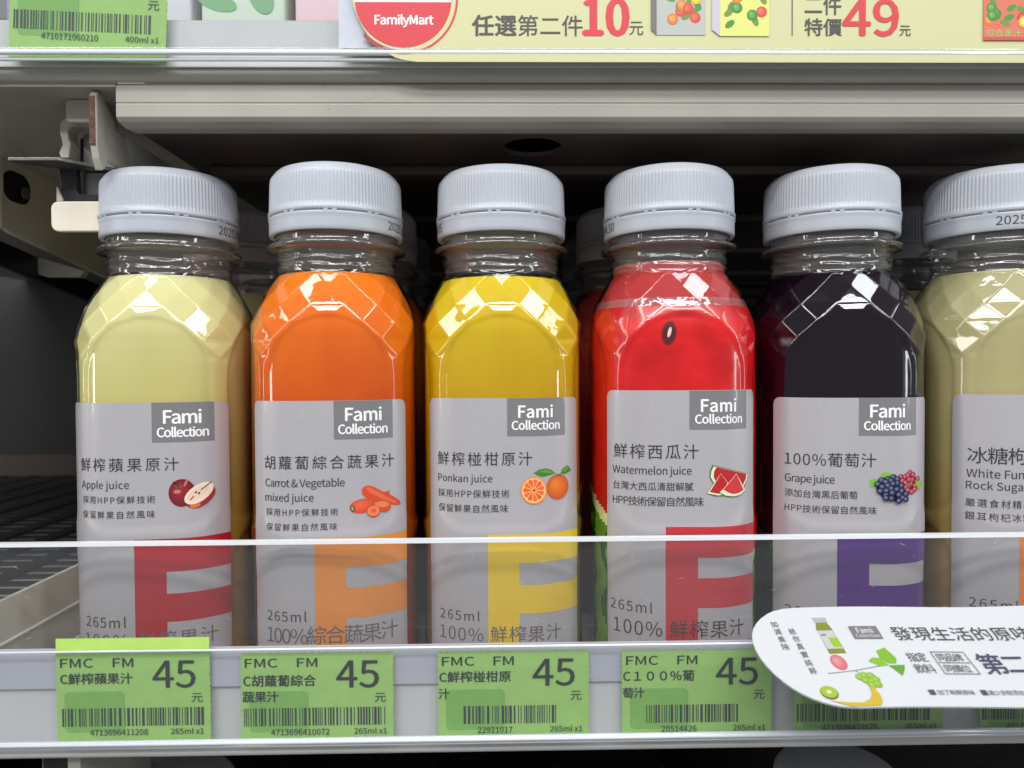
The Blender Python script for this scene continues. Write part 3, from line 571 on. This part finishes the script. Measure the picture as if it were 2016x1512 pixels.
# ------------------------------------------------------------------ price tags
GL, GD, GE = lin((160, 200, 108)), lin((128, 178, 86)), lin((178, 214, 104))
def bars(k, x0, x1, y0, y1, n):
    tot = [random.choice((1, 1, 1, 2, 2, 3)) for _ in range(n)]; u = (x1-x0)/sum(tot); x = x0
    for i, q in enumerate(tot):
        if i % 2 == 0 or i == n-1: k.rect(x, x+q*u*.92, y0, y1, lin((52, 60, 56))); k.h -= k.step
        x += q*u
    k.up()
def price_tag(X, Y, Z, lines, num, bar, lb, kpx=.1321, price='45', vol='265ml x1', rot=0., pale_band=False, h=174, off=(0, 0), tilt=None):
    c, s_ = math.cos(math.radians(rot)), math.sin(math.radians(rot))
    def mp(x, y, hh): return (x*c-y*s_, -hh, x*s_+y*c)
    t = thing('price_tag', lb, 'price tag', (X, Y, Z), 0, 'green price tags in the label strips')
    Wd = 299*kpx; H = h*kpx; pts = []
    n = 22
    if pale_band: pts += [(0, 0), (Wd, 0)]
    else:
        for i in range(n): x = Wd*i/n; pts += [(x, 0), (x+Wd/n*.35, random.uniform(.25, .6)), (x+Wd/n*.6, 0)]
        pts.append((Wd, 0))
    for i in range(16): y = -H*(i+.5)/16; pts += [(Wd+random.uniform(-.12, .02), y+.3), (Wd+random.uniform(.1, .35), y)]
    pts += [(Wd, -H), (0, -H)]
    for i in range(15, -1, -1): y = -H*(i+.5)/16; pts += [(random.uniform(-.02, .12), y-.3), (-random.uniform(.1, .3), y)]
    k = Ink(mp, 0, .0); k.poly(pts, GL); k.h = -.18; k.poly(pts, GL); k.build('paper', M_paper, t)
    k = Ink(mp, .04); A = lambda a, b, y0, y1: (a*kpx, b*kpx, -y1*kpx, -y0*kpx)
    k.rrect(*A(15, 132, 75, 156), 1.2, GD)
    if pale_band: k.rect(0, Wd, 0, 31*kpx, GE); k.rect(.1, Wd-.1, .05, .25, lin((120, 170, 80)))
    k.build('tint', M_paper, t)
    k = Ink(mp, .1); ik = lin((40, 48, 46))
    k.text('FMC\u3000FM', *A(8, 150, 9, 27), ik, .02, auto=False)
    for (tx, a0, a1, y0, y1) in lines: k.text(tx, *A(a0, a1, y0, y1), ik, .02, auto=False)
    k.text(price, *A(188+off[0], 271+off[0], 15, 69), ik, .012, auto=False); k.text('元', *A(263, 285, 80, 98), ik, 0)
    k.text(num, *A(bar[2], bar[3], 150, 162), ik, .012, auto=False); k.text(vol, *A(222, 286, 149, 161), ik, .012, auto=False)
    k.build('lettering', M_ink, t)
    k = Ink(mp, .1); bars(k, bar[0]*kpx, bar[1]*kpx, -144*kpx, -108*kpx, bar[4]); k.build('barcode', M_ink, t)
    return t
YT = 184.9
price_tag(-115.5, YT, 16.4, [('C鮮榨蘋果汁', 8, 148, 38, 60)], '4713696411208', (10, 287, 64, 177, 95), 'green price tag reading 45 with a folded blank top, under the apple juice', pale_band=True)
price_tag(-67.9, YT, 15.8, [('C胡蘿蔔綜合', 5, 147, 42, 65), ('蔬果汁', 3, 73, 74, 96)], '4713696410072', (5, 283, 58, 173, 95), 'green price tag with three lines of text, under the carrot juice')
price_tag(-16.6, YT, 15.6, [('C鮮榨椪柑原', 3, 144, 38, 60), ('汁', 1, 22, 72, 93)], '22921017', (50, 234, 78, 147, 67), 'green price tag with a short barcode and one character alone, under the ponkan juice')
price_tag(31.8, YT, 15.2, [('C１００%葡', 2, 144, 38, 60), ('萄汁', 1, 44, 72, 93)], '20514426', (48, 232, 78, 148, 67), 'green price tag with a short barcode, touching the left end of the white card')
price_tag(77.6, YT, 14.9, [('C西瓜汁', 2, 120, 38, 60)], '4713696419525', (4, 273, 54, 166, 95), 'green price tag mostly covered by the white promotion card')
price_tag(127.2, YT, 14.7, [('C銀耳', 2, 80, 38, 60)], '4713696417736', (4, 273, 54, 166, 95), 'green price tag under the right end of the white card, cut by the photo')

# ------------------------------------------------------------------ tilted promotion card
pc = bpy.data.objects.new('promotion_card', None); col.objects.link(pc); tag(pc, 'white rounded promotion card with bottle and fruit pictures, leaning out over the lower tags', 'promotion card')
pc.location = (.070, .184, .0283); V = Vector((0, -29.6, -11.9)).normalized(); Nn = Vector((1, 0, 0)).cross(-V)*1
def on_card(x, y, h):   # x right, y up along the card (0 at the hinge line), slight wave of the paper
    q = V*(-y)+Nn*(-h if Nn.y > 0 else h)+Nn*(.35*math.sin(x*.09)); return (x, q.y, q.z)
out = [(5.7, -2.7), (2.6, -3.0), (0, -3.7), (-1.8, -4.6), (-4, -6.2), (-5.7, -7.9), (-7.1, -9.8), (-8, -11.7), (-8.6, -14.), (-8.8, -17.), (-8.5, -19.6), (-7.9, -22), (-7.0, -24.4), (-5.8, -26.7), (-4.4, -28.7), (-2.8, -30.4), (-1.2, -31.7), (.6, -32.8), (2.4, -33.6), (4, -34.1), (5.7, -34.4), (8, -34.6), (100, -34.9), (100, -2.5)]
k = Ink(on_card, 0, 0, maxlen=4); k.poly(out, lin((193, 195, 198))); k.h = -.35; k.poly(out, lin((193, 195, 198))); k.build('card', M_card, pc, True)
k = Ink(on_card, .06, .004)
gy = lin((92, 90, 96)); B = [(8.9, 12.3, -8.7, -6.6)]
k.poly([(8.7, -6.6), (12.3, -6.6), (12.1, -8.4), (8.8, -8.4)], lin((190, 196, 200))); k.poly([(9.1, -8.4), (11.8, -8.4), (12.2, -10.5), (12.2, -18.8), (8.1, -18.9), (8.3, -10.5)], lin((150, 150, 60)))
k.rect(8.25, 12.1, -17.3, -11.2, lin((214, 216, 220))); k.rect(10., 12.1, -16.8, -13.6, lin((168, 212, 60))); k.rect(8.6, 9.9, -12.9, -12.5, gy)
k.ball(9.1, -21.6, 1.8, 2.4, lin((228, 120, 128)), lin((246, 170, 170)))
k.line([(5.2, -24.9), (12, -24.2), (19, -22.8)], .22, lin((150, 140, 110)))
k.poly([(16.1, -21.5), (17.6, -20.3), (19.4, -20.6), (20.3, -22.8), (18.4, -23.2)], lin((150, 206, 60))); k.poly([(19.3, -20.4), (19.6, -18.2), (22.1, -17.2), (23.2, -20.6), (22.4, -22.3), (20.5, -22.2)], lin((140, 200, 50))); k.poly([(20.2, -22.8), (24.1, -22.7), (23.2, -24.4), (21.9, -26.)], lin((110, 176, 60)))
k.line([(11.8, -24.3), (12.8, -25.6)], .15, lin((150, 160, 90)))
for x, y in ((11.9, -26.2), (13.2, -25.7), (14.6, -25.9), (12.8, -27.2), (14.2, -27.5), (15.2, -27.0), (13.6, -28.6), (15.0, -28.4)): k.ball(x, y, .95, 1., lin((150, 196, 60)), lin((196, 226, 110)), n=3)
k.ell(3.1, -30.4, 1.9, 1.9, lin((120, 110, 50))); k.ell(3.1, -30.2, 1.75, 1.7, lin((178, 208, 60))); k.ell(3.1, -30.2, .6, .5, lin((240, 240, 210)))
k.poly([(12.7, -29.1), (13.6, -29.2), (14.0, -31.5), (13.6, -33.4), (12.8, -34.3), (6.5, -34.4), (4.2, -33.4), (2.2, -32.6), (6, -33.2), (9.3, -33.4), (11.4, -32.4), (12.5, -30.8)], lin((226, 196, 60)))
for t, x0, x1, y0, y1 in [('加', -2.3, -.6, 7.6, 9.6), ('減', -2.3, -.6, 10.1, 12.2), ('乘', -2.3, -.6, 12.8, 14.8), ('除', -2.3, -.6, 15.2, 17.3), ('給', 1.3, 2.9, 10.1, 12.3), ('你', 1.3, 2.9, 12.7, 14.9), ('真', 1.3, 2.9, 15.3, 17.4), ('實', 1.3, 2.9, 17.9, 20.), ('純', 1.2, 2.8, 20.5, 22.6), ('粹', 1.2, 2.8, 23., 25.1)]: k.text(t, x0, x1, -y1, -y0, gy, -.008); k.h -= k.step
k.poly([(16.5, -10.), (23.5, -10.), (23.3, -14.35), (16.3, -14.35)], lin((138, 134, 140))); k.text('Fami', 17.9, 21.8, -12.4, -10.6, WHITE, .03, auto=False); k.text('Collection', 17., 22.8, -13.9, -12.7, WHITE, .008, auto=False)
k.text('發現生活的原味', 26.3, 61.2, -14.9, -10.2, gy, -.01)
for t, a0, a1, y0, y1, wt in [('指定', 25.9, 30.6, 18.9, 21.8, 0), ('飲料', 25.8, 30.6, 22.5, 25.3, 0), ('同品牌', 33.1, 39.2, 19.2, 21.6, 0), ('同價位', 33.0, 39.1, 22.7, 25., 0), ('第二件', 42.2, 59.5, 19.2, 25.5, .012), ('加了新鮮原味', 27.1, 35.6, 30.2, 31.6, -.004), ('減少多餘添加', 38.6, 47., 30.2, 31.6, -.004)]:
    k.text(t, a0, a1, -y1, -y0, lin((90, 84, 112)) if wt else (lin((176, 140, 146)) if y0 > 30 else gy), wt); k.h -= k.step
for x0 in (25.3, 37.1): k.rect(x0, x0+1.3, -31.6, -30.2, gy)
fr = [(32.4, -18.7), (40.4, -18.7), (40.3, -25.5), (32.1, -25.5), (32.4, -18.7)]; k.line(fr, .18, gy); k.line([(32.6, -22.1), (40., -22.1)], .18, gy)
k.c = [tuple(q*.62 for q in c) for c in k.c]; k.build('print', M_ink, pc)

# ------------------------------------------------------------------ upper shelf
us = thing('upper_shelf', 'cream enamelled shelf above the bottles with a round hole in its underside', 'shelf')
prism('front_lip', [(201, 187), (201, 172.0), (201.2, 171.3), (201.7, 170.8), (202.4, 170.5), (203, 170.4), (203, 187)], 'x', -420, 400, M_cream, us, .25)
prism('front_beam', [(205.2, 171), (203.6, 170.6), (202.9, 169.6), (202.8, 165.0), (203.1, 164.8), (202.8, 164.6), (202.8, 161.0), (203.8, 159.9), (208, 159.4), (214, 159.9), (214, 160.6), (215.6, 160.6), (216, 161.2), (216, 171)], 'x', -107, 400, M_beam, us, .25)
# underside sheet with a true hole
hx, hy, hr = 11.2, 231., 9.4; n = 48; v = []; f = []
x0, x1, y0, y1 = -107, 400, 216.2, 640
for kk in range(n):
    a = 2*PI*kk/n; v.append((hx+hr*math.cos(a), hy+hr*math.sin(a), 161.0))
for kk in range(n):
    a = 2*PI*kk/n; c, s_ = math.cos(a), math.sin(a); t = min(((x1 if c > 0 else x0)-hx)/c if abs(c) > 1e-6 else 1e9, ((y1 if s_ > 0 else y0)-hy)/s_ if abs(s_) > 1e-6 else 1e9); v.append((hx+t*c, hy+t*s_, 161.0))
for kk in range(n): v.append((v[kk][0], v[kk][1], 162.4))
f = [(kk, (kk+1) % n, n+(kk+1) % n, n+kk) for kk in range(n)]+[(kk, 2*n+kk, 2*n+(kk+1) % n, (kk+1) % n) for kk in range(n)]
for cx, cy, a, b in ((x1, y1, 0, 90), (x0, y1, 90, 180), (x0, y0, 180, 270), (x1, y0, 270, 360)):   # corner pieces
    ang = math.atan2(cy-hy, cx-hx) % (2*PI); kk = int(ang/(2*PI/n)); v.append((cx, cy, 161.0)); f.append((n+kk, len(v)-1, n+(kk+1) % n))
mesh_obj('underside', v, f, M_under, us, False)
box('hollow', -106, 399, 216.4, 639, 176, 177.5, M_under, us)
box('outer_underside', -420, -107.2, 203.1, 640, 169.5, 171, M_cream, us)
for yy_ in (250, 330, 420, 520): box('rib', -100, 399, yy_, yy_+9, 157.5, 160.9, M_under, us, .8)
strip('label_strip', 'clear label strip on the upper shelf edge holding a tag and the yellow card', -420, 400, 196, 176.2, 206, 0, 0)
box('milky_lip_backing', -420, 400, 200.3, 200.8, 173.8, 186.4, M_lip, us)
price_tag(-131.8, 197.9, 203.6, [('麥香紅茶', 8, 130, 38, 60)], '4710171060210', (8, 270, 62, 170, 95), 'green price tag cut by the top left edge of the photo', kpx=.1414, price='30', vol='400ml x1', rot=-2.6, off=(8, 0), h=200)
price_tag(-42.3, 197.9, 203., [('綜合果汁', 8, 130, 38, 60)], '4710088410139', (8, 270, 62, 170, 95), 'green price tag hidden behind the yellow promotion card', kpx=.1414, h=190)
wc = Ink(lambda x, y, h: (x, 196.9-h, y), 0, .02); wc.rect(-43.3, -20, 177.6, 210, lin((225, 226, 232))); tag(wc.build('white_slip', M_paper), 'white paper slip peeking out left of the yellow card', 'paper slip')
yc = thing('yellow_card', 'pale yellow promotion card with a round red emblem and red prices', 'promotion card', (0, 195.6, 0))
def on_y(x, y, h): return (x, -h, y)
pts = [(200, 173.3), (-22, 173.3), (-25, 173.7), (-27.6, 174.4), (-30.2, 175.8), (-32.6, 177.6), (-34.8, 180), (-36.4, 182.4), (-37.8, 185.2), (-38.9, 188.2), (-39.5, 191.5), (-39.5, 215), (200, 215)]
k = Ink(on_y, 0, 0); k.poly(pts, lin((196, 194, 146))); k.h = -.3; k.poly(pts, lin((196, 194, 146))); k.build('card', M_card, yc)
k = Ink(on_y, .04, .004); red = lin((204, 62, 70)); dk = lin((78, 74, 68)); cx, cy = -25.5, 190.2
def arcband(r0, r1, a0, a1, c, n=30): k.poly([(cx+r0*math.cos(math.radians(a0+(a1-a0)*i/n)), cy+r0*math.sin(math.radians(a0+(a1-a0)*i/n))) for i in range(n+1)]+[(cx+r1*math.cos(math.radians(a1+(a0-a1)*i/n)), cy+r1*math.sin(math.radians(a1+(a0-a1)*i/n))) for i in range(n+1)], c)
arcband(14.3, 14.9, 222, 380, red); arcband(13.7, 14.9, 222, 262, lin((150, 70, 72))); k.ell(cx, cy, 13.1, 13.1, red, n=60); k.rect(cx-13.05, cx+13.05, cy-.9, cy+3, lin((236, 222, 214)))
k.text('FamilyMart', -33.2, -17.4, 182.6, 186.0, WHITE, .03)
for t, a0, a1, z0, z1, wt, c in [('任選', -6.8, 5.1, 180.3, 185.9, .03, dk), ('第二件', 5.6, 23.2, 180.3, 185.9, .008, dk), ('10', 23.6, 35.6, 180.5, 190.4, .05, red), ('元', 36.0, 39.8, 180.6, 184.2, .004, dk), ('綜合蔬果汁30%', 44.1, 56.3, 180.8, 182.8, -.004, lin((110, 108, 104))), ('綜合蔬果汁30%', 61., 73.6, 180.8, 182.6, -.004, lin((70, 110, 50))),
    ('二件', 84.2, 94.2, 186.2, 191.6, .014, dk), ('特價', 84.2, 94.4, 180.5, 185.2, .018, dk), ('49', 94.8, 110., 180.5, 190.4, .03, red), ('元', 110.4, 113.5, 180.5, 183.3, .008, dk)]: k.text(t, a0, a1, z0, z1, c, wt, auto=False); k.h -= k.step
k.rect(80.6, 80.85, 180.5, 200, dk)
def fruits(x0, x1, z0, z1, n, seed, bg):
    r = random.Random(seed); k.rect(x0, x1, z0-2.6, z1, bg)
    for _ in range(10): k.ell(r.uniform(x0+1.3, x1-1.3), r.uniform(z0+.6, z1), 1.6, .9, lin((70+r.randint(0, 50), 140, 60)), r.uniform(0, 180), 8); k.h -= k.step*.8
    for _ in range(n): c0 = r.choice([(190, 50, 46), (206, 70, 60), (208, 120, 50), (72, 130, 50), (210, 180, 60)]); k.ball(r.uniform(x0+1.5, x1-1.5), r.uniform(z0+1., z1-1), 1.5, 1.5, lin(c0), lin(tuple(min(255, q+50) for q in c0)), n=3); k.h -= k.step*.8
fruits(43.4, 56.8, 183.2, 196, 12, 3, lin((176, 178, 172))); fruits(60.8, 74.4, 182.9, 196, 7, 5, lin((214, 214, 120)))
k.poly([(41.9, 182), (43.4, 180.6), (43.4, 196), (41.9, 196)], lin((110, 108, 104))); k.poly([(58.6, 182), (60.8, 180.3), (60.8, 196), (58.6, 196)], lin((190, 182, 196)))
k.rect(133.6, 150, 179.3, 182.6, lin((200, 80, 70))); fruits(133.6, 150, 182.8, 196, 10, 9, lin((210, 110, 90))); k.text('綜合果汁', 134.4, 144, 180.2, 182.2, lin((170, 200, 120)), 0, auto=False)
k.build('print', M_ink, yc)
rs = random.Random(5); k = Ink(lambda x, y, h: (x, 202.78-h, y), .01, 0)
for q in range(34): k.ell(rs.uniform(-100, 150), rs.uniform(161.2, 170), rs.uniform(.06, .2), rs.uniform(.05, .12), lin((92, 86, 76)), 0, 6)
for q in range(6): x = rs.uniform(-100, 120); k.line([(x, rs.uniform(162, 169)), (x+rs.uniform(1, 5), rs.uniform(162, 169))], .06, lin((176, 172, 160)))
k.build('scuffs', M_ink, us)['kind'] = 'stuff'
# drinks standing on the upper shelf, seen softly through the strip
for X0, X1, cols_, lb in ((-152, -134, ((150, 140, 170), (120, 110, 150)), 'mauve drink carton at the far left of the upper shelf'), (-92, -66, ((196, 210, 190), (110, 160, 110)), 'pale green drink carton behind the upper strip'), (-63, -45, ((224, 190, 196), (208, 90, 100)), 'pink and red drink carton behind the upper strip'), (-132, -95, ((200, 200, 206), (150, 150, 160)), 'grey drink carton behind the top left price tag')):
    t = thing('drink_carton', lb, 'carton', ((X0+X1)/2, 225, 178), 0, 'cartons on the upper shelf'); h = (X1-X0)/2
    box('carton_body', -h, h, 0, 40, 0, 90, mat('carton', lin(cols_[0]), .5), t, 1.); k = Ink(lambda x, y, hh: (x, -.05-hh, y), .05, .01)
    for q in range(6): k.ell(random.uniform(-h*.7, h*.7), random.uniform(6, 40), h*random.uniform(.15, .3), random.uniform(3, 7), lin(cols_[1]), random.uniform(0, 90))
    k.build('print', M_ink, t)

# ------------------------------------------------------------------ shelf brackets at the left
ga = thing('hanging_gusset', 'cream steel gusset plate with a worn rusty front edge, hanging left of the first cap', 'gusset')
prism('plate', [(204.2, 167.6), (205, 169), (207, 169.4), (214, 164), (214.6, 161), (217, 160.9), (222, 160.9), (300, 160.9), (300, 151), (212, 150.8), (209.6, 150.3), (208.4, 148.0), (206.6, 147.), (205.2, 150.), (204.2, 154)], 'x', -115.3, -113.2, M_cream, ga, .5)
prism('worn_edge', [(203.95, 167.0), (204.12, 167.4), (204.12, 153.6), (203.95, 154.)], 'x', -115.15, -113.5, M_rust, ga)
st = thing('stay_bar', 'cream flat bar with a rounded end sticking out beside the first cap', 'bar')
prism('bar', rr(-133.8, -90, 131.6, 140.6, 2.2), 'y', 216, 218, M_arm, st, .4)
cl = thing('shelf_clip', 'cream and black hook clip under the upper shelf, left of the first bottle', 'clip')
prism('clip_frame', [(-130.6, 153.4), (-131.1, 155.1), (-130.0, 157.3), (-130.2, 158.8), (-130.7, 160.8), (-130.6, 163.6), (-129.9, 164.8), (-128.7, 165.4), (-116, 165.4), (-116, 163.2), (-127.3, 162.9), (-128.2, 161.4), (-128.1, 158.8), (-127.5, 157.6), (-128.2, 153.4)], 'y', 216, 221, M_cream, cl, .4)
prism('clip_core', [(-128.6, 161.4), (-120, 162.8), (-120, 141), (-126.6, 142), (-128.9, 152.9)], 'y', 223, 232, M_black, cl)
prism('clip_plate', [(-126.6, 162.2), (-117.5, 162.5), (-117.5, 150.8), (-126.8, 151.9)], 'y', 221.2, 222.4, M_steel, cl)
prism('clip_hook', [(-131.7, 152.0), (-126.6, 151.3), (-126.6, 144.0), (-125.8, 142.9), (-112, 142.5), (-112, 140.7), (-130.1, 140.7), (-131.0, 143.3), (-131.9, 150.1)], 'y', 217, 219.4, M_black, cl, .2)
prism('clip_cup', [(-126.4, 150.3), (-114, 150.3), (-114, 143.0), (-125.4, 143.2), (-126.4, 144.2)], 'y', 220, 221, M_steel, cl, .4)
prism('clip_foot', [(-131.9, 145), (-130.3, 141.2), (-130.3, 140.65), (-132.0, 140.65)], 'y', 216, 216.9, M_cream, cl)
prism('spacer', rr(-126.5, -116, 162.6, 169.4, 1.2), 'y', 212, 215.5, M_cream, cl, .5)
tb = thing('metal_tab', 'thin bare steel tab sticking out left below the clip', 'tab')
prism('tab', [(-140.7, 208), (-140.7, 210), (-134, 216), (-116, 226), (-116, 219), (-126.3, 208)], 'z', 150.4, 151.3, M_steel, tb, .15)
ar = thing('bracket_arm', 'cream shelf bracket arm with a screw slot at the left edge', 'bracket')
prism('arm', [(271, 146), (271, 182.6), (272.5, 183.9), (640, 165), (640, 95), (276, 142.4), (272.5, 143.6)], 'x', -188, -186, M_arm, ar, .6)
prism('slot', rr(271.6, 287, 154.8, 166.4, 5.2), 'x', -185.95, -185.6, M_void, ar)
pts = [(283.2+2.4*math.cos(a*PI/8), 159.4+2.4*math.sin(a*PI/8)) for a in range(16)]; prism('screw', pts, 'x', -185.5, -184.6, M_steel, ar, .3)
box('arm_flange', -200, -184.8, 268.4, 270.8, 143, 183.4, M_arm, ar, .5)
lb_ = thing('lower_bracket', 'dark lower bracket with a small cream foot behind the first bottle', 'bracket')
prism('rail', [(271, 140), (640, 90), (640, 78), (271, 131)], 'x', -192, -189, M_black, lb_, .4)
prism('foot', [(-201, 136), (-188, 136.3), (-170, 131), (-172, 128.4), (-186, 128.5), (-196, 132)], 'y', 296, 300, M_cream, lb_, .5)
pg = thing('shelf_peg', 'small cream peg under the lower shelf in the bottom left corner', 'peg')
tube('peg', [(-125.6, 196, -12.6), (-125.6, 196, -30)], 1.0, M_cream, pg); box('dark_post', -124, -117.6, 192, 230, -40, -12.7, M_black, pg); box('post', -117.4, -114, 192, 230, -40, -12.7, M_cream, pg)

# ------------------------------------------------------------------ cabinet
struct(box('back_wall', -700, 500, 640.5, 650, -300, 400, M_wall))
struct(box('side_wall', -706, -700.2, 200, 640, -300, 400, M_wall)); struct(box('right_wall', 500.2, 506, 200, 640, -300, 400, M_wall))
wp = thing('slotted_upright', 'dark slotted upright post on the cabinet back wall at the left', 'post')
box('post', -330, -306, 634, 640, 15.5, 300, M_under, wp, .6)
for j in range(11): box('slot', -320, -316, 633.4, 633.9, 30+j*18, 40+j*18, M_void, wp)
struct(box('kick_plate', -700, -150, 637, 640.3, -4, 15, M_under))
lv = thing('louvre_panel', 'dark ridged panel at the back of the cabinet behind the bottles', 'panel')
for j in range(9): prism('louvre', [(600, 88+j*9), (604, 94+j*9), (630, 94.6+j*9), (630, 86+j*9)], 'x', -150, 420, M_under, lv, .6)
struct(box('bottom_shelf_floor', -700, 500, 190, 640, -193, -190, M_grate))
